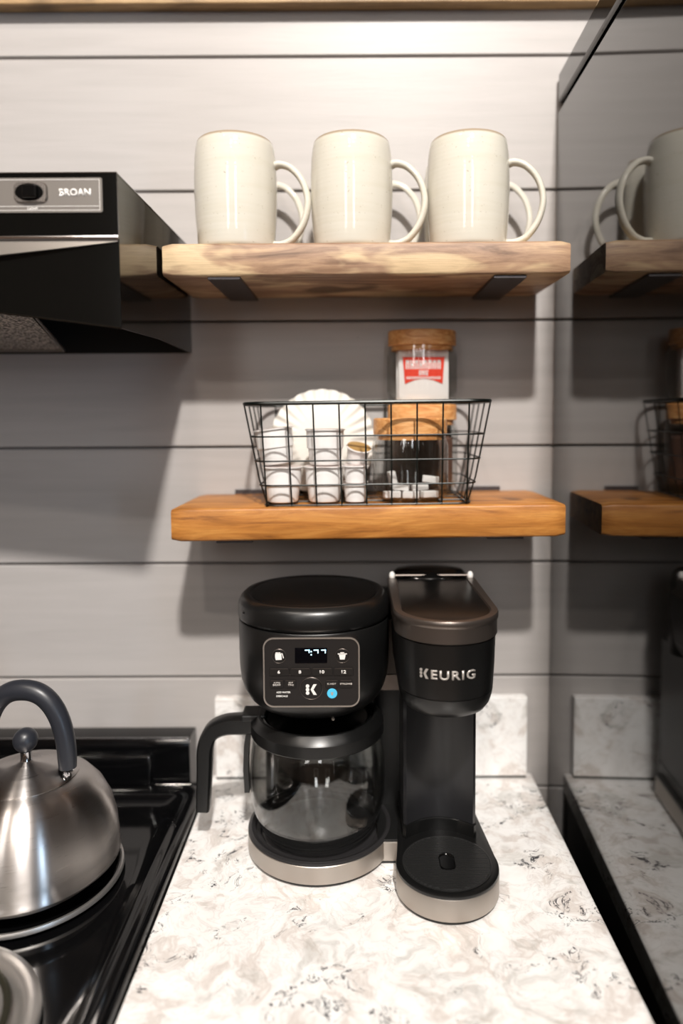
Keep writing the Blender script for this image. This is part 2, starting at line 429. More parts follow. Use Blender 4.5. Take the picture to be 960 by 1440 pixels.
b = NB(); z0, z1 = ZB+.030, ZB+.003
def slab(bm, x0, x1, ya, za, yb, zb, th, skew=0):
    return fix(loft(bm, [[(x0, ya, za), (x1+skew, ya, za), (x1, yb, zb), (x0, yb, zb)], [(x0, ya, za+th), (x1+skew, ya, za+th), (x1, yb, zb+th), (x0, yb, zb+th)]]))
slab(b, -.86, -.405, HF+.035, z0, -.035, z1, .004, .055)
obj('grease_filter', b, M_filter, hd, smooth=False)
obj('filter_frame', tube([(-.86, HF+.035, z0), (-.350, HF+.035, z0), (-.405, -.033, z1), (-.86, -.033, z1)], .0035, 6, closed=True), M_plate, hd)
# switch plate
Yp = HF-.0012
pl = obj('switch_plate', plate(NB(), rrect(-.60, hx(-.2428), hz(.7355), hz(.7685), .002), Yp-.0012, Yp, .0004), M_plate, hd)
def frame_line(bm, x0, x1, z0, z1, w, y):
    for a in ((x0, x1, z1-w, z1), (x0, x1, z0, z0+w), (x1-w, x1, z0+w, z1-w), (x0, x0+w, z0+w, z1-w)):
        box(bm, a[0], a[1], y-.0003, y, a[2], a[3])
b = NB(); frame_line(b, -.597, hx(-.2452), hz(.7374), hz(.7668), .00045, Yp-.0012)
box(b, -.597, hx(-.2452), Yp-.0015, Yp-.0012, hz(.7412), hz(.7412)+.00045)
obj('plate_outline', b, M_white, pl, smooth=False)
for cx in (hx(-.3118), hx(-.3640)):
    obj('switch_bezel', plate(NB(), rrect(cx-.0168, cx+.0168, hz(.7445), hz(.7645), .006), Yp-.0032, Yp-.0012, .0012), mat('bezel_grey', S(150, 142, 136), .25, .8), pl)
    ov = [(cx-.001+.0140*cos(2*pi*i/32), hz(.7545)+.0085*sin(2*pi*i/32)) for i in range(32)]
    obj('switch_well', plate(NB(), ov, Yp-.0036, Yp-.003), M_gloss, pl)
    b = NB(); box(b, cx-.0065, cx+.0075, Yp-.0085, Yp-.0034, hz(.7480), hz(.7610), bev=.0015); obj('rocker_switch', b, M_gloss, pl)
b = text_bm('BROAN', w=.0315, h=.0072, bold=.035); move(b, (hx(-.2692), Yp-.0012, hz(.7546))); obj('lettering', b, M_white, pl, smooth=False)
mtext('lettering', 'LIGHT', M_white, pl, (hx(-.3105), Yp-.0012, hz(.7390)), w=.0105, h=.0029, bold=.02)
mtext('lettering', 'D', M_white, pl, (hx(-.3452), Yp-.0012, hz(.7390)), w=.0022, h=.0029, bold=.02)

# ------------------------------------------------------------------ shelves
def board(x0, x1, zt, zb, m, parent, tilt=0, wob=.0):
    b = NB(); n = 40; rings = []
    y0, y1 = -.165, -.0035
    for i in range(n+1):
        x = x0+(x1-x0)*i/n
        e = sin(i*1.7)*.4+sin(i*.63+1)*.6
        w1, w2 = wob*e, wob*sin(i*.9+2)
        c = .0032 if 0 < i < n else .005
        ins = 0 if 0 < i < n else .0022
        t = tilt*(x-.017)
        rings.append([(x, y0+c+ins, zt+t-ins*.7), (x, y0+ins+.0008, zt-.0012+t-ins), (x, y0+ins, zt-c+t+w1), (x, y0+ins+w1, (zt+zb)/2+t), (x, y0+ins, zb+c+t+w2), (x, y0+.001+ins, zb+.001+t+ins), (x, y0+c+ins, zb+t+ins*.7), (x, y1, zb+t+ins), (x, y1, zt+t-ins)])
        if i in (0, n-1) and False: pass
    return obj('board', fix(loft(b, rings)), m, parent, sharp=50)
TOPZ = .7452
s1 = thing('wall_shelf', (.017, 0, .7063), 'upper thick rustic wooden shelf carrying the three cream mugs', 'shelf')
board(-.2300, .2618, TOPZ, .7063, M_wood_top, s1, .0025, .0009)
for x in (-.1565, .1900):
    b = NB(); box(b, x-.020, x+.020, -.160, -.002, .7024, .7060, bev=.0006, seg=1); box(b, x-.020, x+.020, -.0032, -.0006, .7024, TOPZ+.0045)
    obj('bracket', b, M_bracket, s1)
LT = .0105
lz = lambda x: .4257+LT*(x-.017)
s2 = thing('wall_shelf', (.017, 0, .385), 'lower honey-stained wooden shelf carrying the wire basket', 'shelf')
board(-.2268, .2606, .4257, .3848, M_wood_low, s2, .0085, .0003)
LT = .0085
for x, dz in ((-.1500, -.0015), (.1880, .0014)):
    b = NB(); box(b, x-.0225, x+.0225, -.158, -.002, .3812+dz, .3844+dz, bev=.0006, seg=1); box(b, x-.024, x+.024, -.0032, -.0006, .3812+dz, .4257+dz+.0065)
    obj('bracket', b, M_bracket, s2)

# ------------------------------------------------------------------ mugs
mg = thing('mug', (-.1485, -.109, TOPZ), '', 'mug', 'cream mugs on the upper shelf')
prof = [(.0435, .0), (.0468, .0012), (.0482, .006), (.0495, .022), (.0512, .045), (.0520, .070), (.0518, .095), (.0508, .115), (.0492, .127), (.0480, .1335), (.0466, .1352), (.0452, .1335), (.0465, .120), (.0478, .095), (.0478, .05), (.0455, .012), (.03, .007)]
obj('body', lathe(prof), M_glaze, mg, local=True, sharp=60)
hp = curved([(.0485, 0, .1065), (.058, -.002, .1080), (.072, -.004, .1020), (.086, -.006, .0850), (.0925, -.007, .0600), (.087, -.006, .0350), (.074, -.004, .0165), (.060, -.002, .0095), (.0475, 0, .0090)], 6)
obj('handle', tube(hp, [.0052+.0012*abs(i/(len(hp)-1)*2-1)**3 for i in range(len(hp))], 14, flat=(1.25, .8)), M_glaze, mg, local=True, sharp=60)
mg['label'] = 'front-row cream mug at the left end of the upper shelf, nearest the range hood'
mg.rotation_euler = (0, 0, radians(-3))
dup(mg, (-.0015, -.109, TOPZ), 'cream glazed mug in the middle of the front row on the upper shelf', (0, 0, radians(-5)))
dup(mg, (.1462, -.109, TOPZ+.0002), 'front-row cream mug at the right end of the upper shelf, nearest the refrigerator', (0, 0, radians(-7)))

for x, a, lab in ((-.1615, -3, 'cream mug in the back row, mostly hidden behind the left front mug'), (.0000, -4, 'cream mug in the back row, mostly hidden behind the middle front mug'), (.1500, -4, 'cream mug in the back row, mostly hidden behind the right front mug')):
    o = dup(mg, (x, -.0305, TOPZ+.0001), lab, (0, 0, radians(a))); o.scale = (1, .5, 1)

# ------------------------------------------------------------------ wire basket
bk = thing('wire_basket', (.0165, -.095, lz(.0165)), 'black rectangular wire basket standing on the lower shelf', 'basket')
fz = lambda x: LT*(x-.0165)
BT, BB = .5535, .4275
def bring(u, n=10, r=None):
    """rounded rectangle of the basket at height fraction u (0 bottom, 1 rim)"""
    hx = .1285+(.1525-.1285)*u**.8; yf = -.1595-.016*u; yb = -.0125+.004*u; r = .016+.014*u
    out = []
    for cx, cy, a0 in ((.0165+hx-r, yb-r, 0), (.0165-hx+r, yb-r, 90), (.0165-hx+r, yf+r, 180), (.0165+hx-r, yf+r, 270)):
        for i in range(n+1):
            a = radians(a0+90*i/n); x = cx+r*cos(a); out.append((x, cy+r*sin(a), BB+(BT-BB)*u+fz(x)))
    return out
obj('rim', tube(bring(1), .0024, 8, closed=True), M_wire, bk)
for u in (0, .2, .44, .68): obj('wire_ring', tube(bring(u), .0011, 6, closed=True), M_wire, bk)
def wr(p): obj('wire', tube(p, .00105, 6), M_wire, bk)
def hpt(fx, fy, u):
    hx = .1285+(.1525-.1285)*u**.8; yf = -.1595-.016*u; yb = -.0125+.004*u
    if fy is None: pass
    x = .0165+fx*hx; y = yf+(yb-yf)*fy; return x, y, BB+(BT-BB)*u
fxs = [(-.1435+.03585*k, -.1085+.0313*k) for k in range(9)]
fxs = [(-.1127+.03146*k, -.1085+.03094*k) for k in range(9)]
for xt, xb in fxs:
    for yt, yb in ((-.1755, -.1595), (-.0085, -.0125)):
        wr([(xt, yt, BT+fz(xt)), (xt+(xb-xt)*.8, yt+(yb-yt)*.8, BB+(BT-BB)*.2+fz(xt)), (xb, yb, BB+fz(xb))])
for s in (-1, 1):
    for fy in (.14, .38, .62, .86):
        a = hpt(s, fy, 1); c = hpt(s, .08+fy*.84, 0); m_ = hpt(s, .02+fy*.96, .25)
        wr([(p[0], p[1], p[2]+fz(p[0])) for p in (a, m_, c)])
for k in range(9):
    xb = fxs[k][1]; wr([(xb, -.159, BB+fz(xb)), (xb, -.0128, BB+fz(xb))])
for k in range(1, 4):
    y = -.1595+.0367*k; wr([(-.109, y, BB+.0004+fz(-.109)), (.142, y, BB+.0004+fz(.142))])
FL = BB+.0016   # basket floor

# pods
def make_pod():
    t = thing('coffee_pod', (0, 0, 0), '', 'coffee pod', 'white coffee pods in the wire basket')
    obj('cup', lathe([(.0175, 0), (.0190, .0008), (.0200, .003), (.0215, .020), (.0232, .0215), (.0240, .0435), (.0262, .0438), (.0263, .0448), (.0240, .0452)], n=40), M_pod, t, local=True)
    obj('foil_lid', lathe([(.0245, .0452), (.0245, .0456), (.02, .0458)], n=40), M_foil, t, local=True)
    return t
def put(t, x, y, z, label, rot=(0, 0, 0), first=[None]):
    t.location = (x, y, z+CZ); t.rotation_euler = rot; t['label'] = label
pod = make_pod(); put(pod, -.0915, -.1300, FL+fz(-.09), 'white coffee pod at the bottom left front of the wire basket')
P2 = [(-.0385, -.1305, FL+fz(-.04), 'white coffee pod standing second from left in the bottom row, beside small creamer cups', (0, 0, 0)),
      (-.0975, -.1290, FL+.0475, 'white coffee pod leaning left on top of the bottom left pod', (0, radians(-7), 0)),
      (-.0370, -.1305, FL+.0462, 'white coffee pod upright on top of the second pod, in front of the paper filters', (0, 0, 0))]
for x, y, z, lab, rot in P2: dup(pod, (x, y, z), lab, rot)
cr = thing('creamer_cup', (.0012, -.1390, FL), 'small white creamer cup at the bottom of the front pair, beside the glass jar', 'creamer cup', 'creamer cups in the wire basket')
obj('cup', lathe([(.0115, 0), (.0125, .0006), (.0148, .0205), (.0168, .0208), (.0168, .0218), (.0150, .0222)], n=36), M_pod, cr, local=True)
obj('foil_lid', lathe([(.0155, .0222), (.0155, .0226), (.01, .0228)], n=36), M_foil, cr, local=True)
dup(cr, (.0014, -.1390, FL+.0236), 'small white creamer cup stacked on top of the front creamer pair')
d = dup(cr, (.0020, -.1110, FL+.0478), 'small creamer cup with tan lid, tilted on top of the rear creamer pair', (radians(20), radians(12), 0))
for c in d.children:
    if c.name.startswith('foil'):
        c.data = c.data.copy(); c.data.materials[0] = M_tan; c['label'] = 'tan foil lid'
dup(cr, (.0016, -.1030, FL), 'small white creamer cup at the bottom behind the front creamer pair')
dup(cr, (.0016, -.1030, FL+.0236), 'small white creamer cup stacked second behind the front creamer pair')
# paper filters: a nested stack standing on edge, opening to the back
def filter_bm(off):
    b = NB(); n = 28*8; rings = []
    for k, (r, d, amp) in enumerate(((.005, 0, 0), (.036, 0, 0), (.040, .001, .0002), (.050, .008, .0012), (.062, .016, .0022), (.0705, .022, .0032), (.0712, .0222, .0034), (.062, .0166, .0022), (.040, .0016, .0002), (.005, .0006, 0))):
        ring = []
        for i in range(n):
            t = 2*pi*i/n; c = cos(28*t); rr = r*(1+(.030*abs(cos(14*t)) if r > .07 else 0)); ring.append((rr*cos(t), d+amp*c+off, rr*sin(t)))
        rings.append(ring)
    return fix(loft(b, rings))
fzc = FL+.0742
fs = thing('filter_stack', (-.0430, -.073, fzc), 'stack of white fluted paper coffee filters standing behind the pods', 'coffee filters')
for k in range(5):
    obj('paper_filter', filter_bm(.0026*k), M_paper, fs, local=True, sharp=60)
fs.rotation_euler = (radians(-4), 0, radians(2))

# jars (oval, fluted)
def flute(cx, cy, rx, ry, z, amp, n=160, nf=40):
    out = []
    for i in range(n):
        t = 2*pi*i/n; a = amp*cos(nf*t); out.append((cx+(rx+a)*cos(t), cy+(ry+a)*sin(t), z))
    return out
def jar(parent, cx, cy, rx, ry, z0, z1, zlid):
    w_ = .0022; hgt = z1-z0; rings = []
    for f, dz in ((.55, 0), (.80, .0003), (.90, .0035), (.965, .010)): rings.append(flute(cx, cy, rx*f, ry*f, z0+dz, 0))
    for dz, am in ((.014, .0), (.018, .0008), (hgt-.014, .0008), (hgt-.010, 0)): rings.append(flute(cx, cy, rx, ry, z0+dz, am))
    rings.append(flute(cx, cy, rx*.95, ry*.95, z1-.003, 0)); rings.append(flute(cx, cy, rx*.95, ry*.95, z1, 0)); rings.append(flute(cx, cy, rx*.95-w_, ry*.95-w_, z1, 0))
    rings.append(flute(cx, cy, rx*.95-w_, ry*.95-w_, z1-.004, 0))
    for dz in (hgt-.012, .014): rings.append(flute(cx, cy, rx-w_, ry-w_, z0+dz, 0))
    for f, dz in ((.90, .007), (.80, .004), (.5, .0035)): rings.append(flute(cx, cy, (rx-w_)*f, (ry-w_)*f, z0+dz, 0))
    obj('glass_body', fix(loft(NB(), rings)), M_glass, parent, sharp=60)
    r = rx*.985
    b = fix(loft(NB(), [circ(cx, cy, rx*.90, z1-.006, 64, ry*.90), circ(cx, cy, rx*.90, z1+.0004, 64, ry*.90), circ(cx, cy, r-.001, z1+.0005, 64, ry*.985-.001), circ(cx, cy, r, z1+.0015, 64, ry*.985), circ(cx, cy, r, zlid-.002, 64, ry*.985), circ(cx, cy, r-.0015, zlid, 64, ry*.985-.0015)]))
    obj('wooden_lid', b, M_lidwood, parent)
jf = thing('glass_jar', (.0715, -.117, FL), 'short fluted glass jar with wooden lid at the front of the basket, holding sugar packets', 'jar')
jar(jf, .0722, -.1165, .0482, .0385, FL+fz(.07), .5123, .5340)
jb = thing('glass_jar', (.0945, -.047, FL), 'tall glass jar with wooden lid behind the short jar, stacked underneath', 'jar')
jar(jb, .0945, -.0445, .0485, .0305, FL+fz(.1), .5300, .5520)
ju = thing('glass_jar', (.0945, -.047, .5525), 'upper fluted glass jar with wooden lid holding red and white packets, highest in the basket', 'jar')
jar(ju, .0942, -.0445, .0475, .0305, .5524, .6318, .6531)
cof = thing('ground_coffee', (.0945, -.0445, FL+.006), 'brown ground coffee filling the lower rear jar', 'coffee')
obj('grounds', fix(loft(NB(), [circ(.0945, -.0445, r, z, 40, r2) for r, r2, z in ((.030, .018, FL+.0065), (.0405, .0255, FL+.012), (.0425, .0265, FL+.020), (.0425, .0265, .505), (.036, .02, .508))])), M_coffee, cof)
random.seed(3)
for x, y, z, ry_, rz, where in ((.0480, -.130, .0075, 0, 12, 'flat on the bottom at the left of the short glass jar'), (.0720, -.134, .0075, 0, -8, 'flat on the bottom at the middle of the short glass jar'),
        (.0960, -.128, .0075, 0, 20, 'flat on the bottom at the right of the short glass jar'), (.0600, -.1245, .0165, 4, -12, 'in the second layer left of centre in the short glass jar'),
        (.0840, -.122, .0165, -5, 5, 'in the second layer right of centre in the short glass jar'), (.0500, -.108, .0250, 78, 15, 'standing nearly upright at the back left of the short glass jar'),
        (.0980, -.1240, .0262, 6, -6, 'lying highest of the pile at the right of the short glass jar')):
    pk = NB(); box(pk, -.0105, .0105, -.006, .006, -.0042, .0042, bev=.0008, seg=1)
    o = obj('sugar_packet', pk, M_packet, None, local=True)
    o.location = (x, y, FL+z+CZ); o.rotation_euler = (0, radians(ry_), radians(rz))
    tag(o, 'white sugar packet '+where, 'sugar packet', 'sugar packets in the front jar')
# packets in the upper jar
def sachet(x, y, rz, w_, z0, z1, lab, printed):
    t = thing('drink_packet', (x, y, z0), lab, 'packet'); t.rotation_euler = (radians(-3), 0, radians(rz))
    b = NB(); n = 24; rings = []
    hh = z1-z0
    for k in range(11):
        v = k/10; th = .0030*sin(pi*min(1, max(0, v)))**.6+.0003
        rings.append([(w_/2*cos(2*pi*i/n) if False else w_/2*math.copysign(min(1, abs(cos(2*pi*i/n))*1.25), cos(2*pi*i/n)), th*sin(2*pi*i/n), v*hh+(.0012*sin(i*1.3) if k == 10 else 0)) for i in range(n)])
    obj('pouch', fix(loft(b, rings)), M_packet, t, local=True)
    if printed:
        b = NB(); W, y_ = .0285, -.0037
        zt, zb = hh-.0125, hh-.0480
        ol = [(-W, zt), (W, zt), (W*.90, zb-.001), (W*.45, zb+.004), (0, zb+.0058), (-W*.45, zb+.004), (-W*.90, zb-.001)]
        v1 = [b.verts.new((p[0], y_, p[1])) for p in ol]; v2 = [b.verts.new((p[0], y_+.0006, p[1])) for p in ol]
        b.faces.new(v1); b.faces.new(list(reversed(v2)))
        for i in range(len(ol)): j = (i+1) % len(ol); b.faces.new((v1[i], v2[i], v2[j], v1[j]))
        obj('red_label', fix(b), M_red, t, local=True, smooth=False)
        b = NB(); random.seed(5)
        def glyphs(z, h_, x0, x1, n_):
            st = (x1-x0)/n_
            for i in range(n_):
                a = x0+i*st; g_ = st*.80
                for q in (0, 1): box(b, a+q*g_*.62, a+q*g_*.62+g_*.36, y_-.0003, y_, z-h_/2, z+h_/2)
                zz = z+random.choice((-.36, 0, .36))*h_; box(b, a, a+g_*.98, y_-.0003, y_, zz-h_*.13, zz+h_*.13)
        glyphs(zt-.0105, .0120, -.0245, .0245, 8); glyphs(zt-.0215, .0070, -.0065, .0065, 3); glyphs(zt-.0285, .0036, -.0235, .0235, 14)
        obj('lettering', b, M_packet, t, local=True, smooth=False)
    return t
sachet(.0950, -.0600, 0, .068, .5575, .6290, 'white drink packet with orange-red label at the front of the upper jar', True)
sachet(.0935, -.0480, 4, .070, .5575, .6285, 'plain white drink packet behind the red-labelled one in the upper jar', False)

# ------------------------------------------------------------------ range
RR = -.2175; RLx = -.979
rg = thing('range', (-.598, -.3, -CZ), 'glossy black electric coil range beside the counter', 'range')
obj('oven_body', bx(RLx, RR-.002, -.62, -.012, -CZ+.02, -.006), M_enamel, rg)
b = NB()
def tray(bm, x0, x1, y0, y1):
    prof = [(0, -.012), (.0, .006), (.003, .0105), (.010, .0115), (.014, .0080), (.018, .0080), (.022, .0098), (.026, .0075), (.036, .0005), (.045, -.0012)]
    rings = []
    for d_, z in prof:
        r = .006+max(0, .016-d_*.2); ring = []
        for cx, cy, a0 in ((x1-d_-r, y1-d_-r, 0), (x0+d_+r, y1-d_-r, 90), (x0+d_+r, y0+d_+r, 180), (x1-d_-r, y0+d_+r, 270)):
            for i in range(9):
                a = radians(a0+90*i/8); ring.append((cx+r*cos(a), cy+r*sin(a), z))
        rings.append(ring)
    return fix(loft(bm, rings))
obj('cooktop', tray(b, RLx, RR, -.630, -.046), M_enamel, rg, sharp=60)
bgp = [(-.001, -.012), (-.001, .0700), (-.004, .0752), (-.036, .0758), (-.0415, .0740), (-.0440, .0700), (-.0445, .0640), (-.0430, .0080), (-.047, .0040), (-.050, -.012)]
bgR = -.2385
obj('backguard', fix(loft(NB(), [[(x, y, z) for y, z in bgp] for x in (RLx, bgR-.003, bgR)])), M_enamel, rg, sharp=40)
obj('control_strip', bx(RLx+.01, -.292, -.0535, -.0425, .010, .0555, bev=.004, seg=3), M_enamel, rg)
obj('backguard_glint', tube([(RLx, -.0405, .0752), (bgR-.005, -.0405, .0752)], .0012, 6), M_chrome, rg)  # chrome tube added as the highlight on the backguard's rounded front edge
b = NB(); bmesh.ops.create_uvsphere(b, u_segments=12, v_segments=8, radius=.0024, matrix=Matrix.Translation((bgR-.004, -.0412, .0748))); obj('glint_end', b, M_chrome, rg)  # chrome ball added where that highlight ends at the corner; not a screw
def burner(cx, cy, R, narrow=False):
    fl = [(R*.90, .001), (R*.95, .0085), (R*.965, .0098), (R*.99, .0098)] if narrow else [(R*.84, .006), (R*.87, .0090), (R*.885, .0100), (R*.95, .0100)]
    prof = [(R*.2, .0002), (R*.55, .0004), (R*.78, .0010)] + fl + [(R*.994, .0088), (R*1.0, .0065), (R*1.0, .0050), (R*.96, .0075), (R*.9, .0065)][:(3 if narrow else 5)]
    bowl = obj('drip_bowl', lathe(prof, cx, cy, 96, cap0=False, cap1=False), M_bowl, rg, sharp=60)
    if narrow:
        bowl.data.materials.append(M_enamel)
        for p in bowl.data.polygons:
            if sum(sqrt((bowl.data.vertices[v].co.x+rg.location.x-cx)**2+(bowl.data.vertices[v].co.y+rg.location.y-cy)**2) for v in p.vertices)/4 < R*.945: p.material_index = 1
    pts = []; turns = 4.5; n = 230
    for i in range(n+1):
        a = 2*pi*turns*i/n; r = R*.16+R*.66*i/n; pts.append((cx+r*cos(a), cy+r*sin(a), .0125))
    obj('coil', tube(pts, .0036, 8, flat=(1, .8)), M_coil, bowl)
burner(-.3795, -.2420, .1045, True); burner(-.3950, -.4690, .1180)

# ------------------------------------------------------------------ kettle
KX, KY = -.378, -.2445
kt = thing('kettle', (KX, KY, .0160), 'brushed stainless steel whistling kettle with black arched handle on the rear burner', 'kettle')
kp = [(.080, .0160), (.086, .0165), (.0885, .0240), (.0965, .0262), (.1000, .0282), (.1005, .0300), (.0992, .0320), (.0992, .045), (.0975, .065), (.0925, .085), (.0835, .1035), (.0710, .1185), (.0575, .1285)]
body = obj('body', lathe(kp, KX, KY, 96), M_steel, kt, sharp=50)
obj('lid', lathe([(.0570, .1280), (.0575, .1296), (.0560, .1306), (.040, .1375), (.022, .1420), (.010, .1440), (.0075, .1455)], KX, KY, 96), M_steel, kt, sharp=50)
obj('lid_stem', lathe([(.0068, .1445), (.0060, .147), (.0060, .1560)], KX, KY, 32), M_chrome, kt)
b = NB(); bmesh.ops.create_uvsphere(b, u_segments=32, v_segments=20, radius=.0137, matrix=Matrix.Translation((KX, KY, .1690))); obj('lid_knob', b, M_rubber, kt)
hp = []
for i in range(41):
    a = pi*(i/40)-pi/2; cx_, sz = sin(a), cos(a)
    hp.append((KX+.0490*math.copysign(abs(cx_)**.85, cx_), KY-.004*cx_, .142+.0855*abs(sz)**.88))
hp = [(hp[0][0], hp[0][1], .1385)]+hp+[(hp[-1][0], hp[-1][1], .1385)]
obj('handle', tube(hp, [.0085, .0098]+[.0105+.0012*(1-abs(i-20)/20) for i in range(41)][1:-1]+[.0100, .0098, .0085], 20), M_rubber, kt, sharp=60)
for s in (-1, 1):
    x = KX+s*.0500; y = KY-.004*s
    b = NB(); box(b, x-.0035, x+.0035, y-.0070, y-.0050, .112, .136, bev=.0008, seg=1); box(b, x-.0035, x+.0035, y+.0050, y+.0070, .112, .136, bev=.0008, seg=1)
    h = obj('handle_bracket', b, M_chrome, kt)
    obj('rivet', tube([(x, y-.012, .1300), (x, y+.009, .1300)], .0022, 10), M_chrome, h)
    b = NB(); bmesh.ops.create_uvsphere(b, u_segments=12, v_segments=8, radius=.0032, matrix=Matrix.Translation((x, y-.0125, .1300))); obj('rivet_head', b, M_chrome, h)
    obj('foot_plate', tube([(x-.002, y-.011, .1245), (x+.006*s, y-.012, .1195), (x+.010*s, y-.012, .1150)], .003, 8, flat=(1.6, .6)), M_chrome, h)

# ------------------------------------------------------------------ coffee maker
cm = thing('coffee_maker', (.02, -.17, 0), 'black dual coffee maker with carafe side and single-serve tower on the counter', 'coffee maker')
AX, AY = -.0475, -.174; SX, SY = .1015, -.266
obj('base_foot', lathe([(.082, .0002), (.0845, .001), (.0850, .0055)], AX+.002, AY, 96), M_softblack, cm)
obj('base_band', lathe([(.0885, .0055), (.0893, .0060), (.0893, .0262), (.0885, .0270)], AX+.002, AY, 96, cap1=False), M_silver, cm)
wp = obj('base_deck', lathe([(.0880, .0270), (.0893, .0278), (.0885, .0300), (.0850, .0308), (.0800, .0285), (.0790, .0262), (.0740, .0255), (.0730, .0215), (.0728, .0185)], AX+.002, AY, 96, cap0=False), M_deck, cm, sharp=25)
obj('warming_plate', lathe([(.070, .0190), (.0705, .0204), (.069, .0208), (.064, .0206)], AX+.002, AY, 96), M_deck, cm)
# rear tower and body
b = NB()
tw = rrect(-.1270, -.0080, -.078, -.028, .014)
fix(loft(b, [[(x, y, z) for x, y in tw] for z in (.0005, .2300, .300)])); obj('rear_tower', b, M_blackplastic, cm)
b = NB(); box(b, .0240, .0800, -.140, -.030, .0005, .2950, bev=.008, seg=3); obj('rear_body', b, M_softblack, cm)
b = NB(); box(b, -.1000, .1400, -.098, -.030, .0004, .0280, bev=.004); obj('rear_base', b, M_softblack, cm)
b = NB(); box(b, .0260, .0560, -.2165, -.120, .0035, .0272, bev=.0008); obj('base_bridge', b, M_silver, cm)
b = NB(); box(b, .0260, .0560, -.2155, -.120, .0272, .0300, bev=.0006); box(b, .0260, .0560, -.2155, -.120, .0004, .0035); obj('bridge_cap', b, M_softblack, cm)
b = NB(); box(b, .0280, .0600, -.1620, -.100, .2130, .2835, bev=.001); obj('upper_bridge', b, mat('dark_brown_metal', S(58, 52, 48), .35, .5), cm)
b = NB(); box(b, .0280, .0600, -.1630, -.100, .1925, .2125, bev=.001); obj('bridge_trim', b, M_gun, cm)
# brew head
HX = -.0500
hp_ = [(.045, .1850), (.062, .1885), (.073, .1950), (.0805, .2030), (.0862, .2140), (.0893, .2250), (.0908, .2400), (.0912, .2600), (.0912, .2955), (.0902, .2965)]
head = obj('brew_head', lathe(hp_, HX, AY, 96, ex=2.25), M_blackplastic, cm, sharp=50)
obj('head_lid', lathe([(.0895, .2968), (.0918, .2985), (.0922, .3020), (.0915, .3150), (.0890, .3200), (.0850, .3235), (.0795, .3248), (.0780, .3240), (.0770, .3225)], HX, AY, 96, ex=2.15), M_blackplastic, cm, sharp=50)
b = lathe([(.0760, .3222), (.0755, .3236), (.070, .3245), (.03, .3248)], HX, AY, 80, ex=2.15); obj('lid_top', b, M_lidtop, cm)
b = NB(); box(b, -.1305, -.1120, -.2255, -.2120, .3085, .3118, bev=.001); obj('lid_notch', b, M_gloss, cm)
b = NB(); bmesh.ops.create_uvsphere(b, u_segments=12, v_segments=8, radius=.003, matrix=Matrix.Translation((.0358, -.150, .3130))); obj('hinge_pin', b, M_silver, cm)
obj('brew_basket', lathe([(.030, .1785), (.040, .1790), (.052, .1860), (.058, .1900)], HX, AY, 64), M_softblack, cm)
b = NB(); bmesh.ops.create_uvsphere(b, u_segments=10, v_segments=6, radius=.0022, matrix=Matrix.Translation((HX+.0240, AY-.062, .1880))); obj('indicator_dot', b, M_silver, cm)
# control panel
YP = -.2705
pnl = obj('control_panel', plate(NB(), rrect(-.1010, .0045, .2170, .2945, .011, 8), YP, YP+.030, .0012), M_panel, cm)
b = NB(); oo = rrect(-.1013, .0048, .2167, .2948, .0113, 8); ii = rrect(-.0998, .0033, .2182, .2933, .0100, 8)
fix(loft(b, [[(x, y, z) for x, z in o_] for o_, y in ((oo, YP+.0015), (oo, YP-.0008), (ii, YP-.0008), (ii, YP+.0006), (oo, YP+.0015))], False, False))
obj('panel_frame', b, M_silver, pnl, sharp=30)
PX = lambda u: -.1010+(u/5.333+350-370)*.000782
PZ = lambda v: .2945-(v/5.333+880-896)*.000785
def pbox(name, u0, u1, v0, v1, m, d=.0010, r=.001, y=YP):
    return obj(name, plate(NB(), rrect(PX(u0), PX(u1), PZ(v1), PZ(v0), r), y-d, y, .0003), m, pnl)
pbox('display', 343, 585, 160, 277, M_screen, .0006, .0004)
b = NB(); yd = YP-.0006
for (u, v, w_, h_) in ((418, 174, 36, 7), (447, 174, 7, 24), (484, 174, 36, 7), (513, 174, 7, 27), (541, 174, 34, 7), (568, 174, 7, 27)):
    box(b, PX(u), PX(u+w_), yd-.0002, yd, PZ(v+h_), PZ(v))
for v in (188, 212):
    fix(loft(b, [[(PX(466)+.0008*cos(2*pi*i/12), y, PZ(v)+.0008*sin(2*pi*i/12)) for i in range(12)] for y in (yd, yd-.0002)]))
obj('clock_digits', b, M_digit, pnl, smooth=False)
def disc(name, u, v, r, m, d=.001, y=YP, n=40, bev=.0004):
    x, z = PX(u), PZ(v)
    return obj(name, plate(NB(), [(x+r*cos(2*pi*i/n), z+r*sin(2*pi*i/n)) for i in range(n)], y-d, y, bev), m, pnl)
def ringlet(name, u, v, r, m, t=.0003):
    x, z = PX(u), PZ(v)
    return obj(name, tube([(x+r*cos(2*pi*i/40), YP-.0004, z+r*sin(2*pi*i/40)) for i in range(40)], t, 6, closed=True), m, pnl)
for u in (224, 698): disc('mode_button', u, 222, .0076, M_button); ringlet('button_rim', u, 222, .0078, M_gun, .00025)
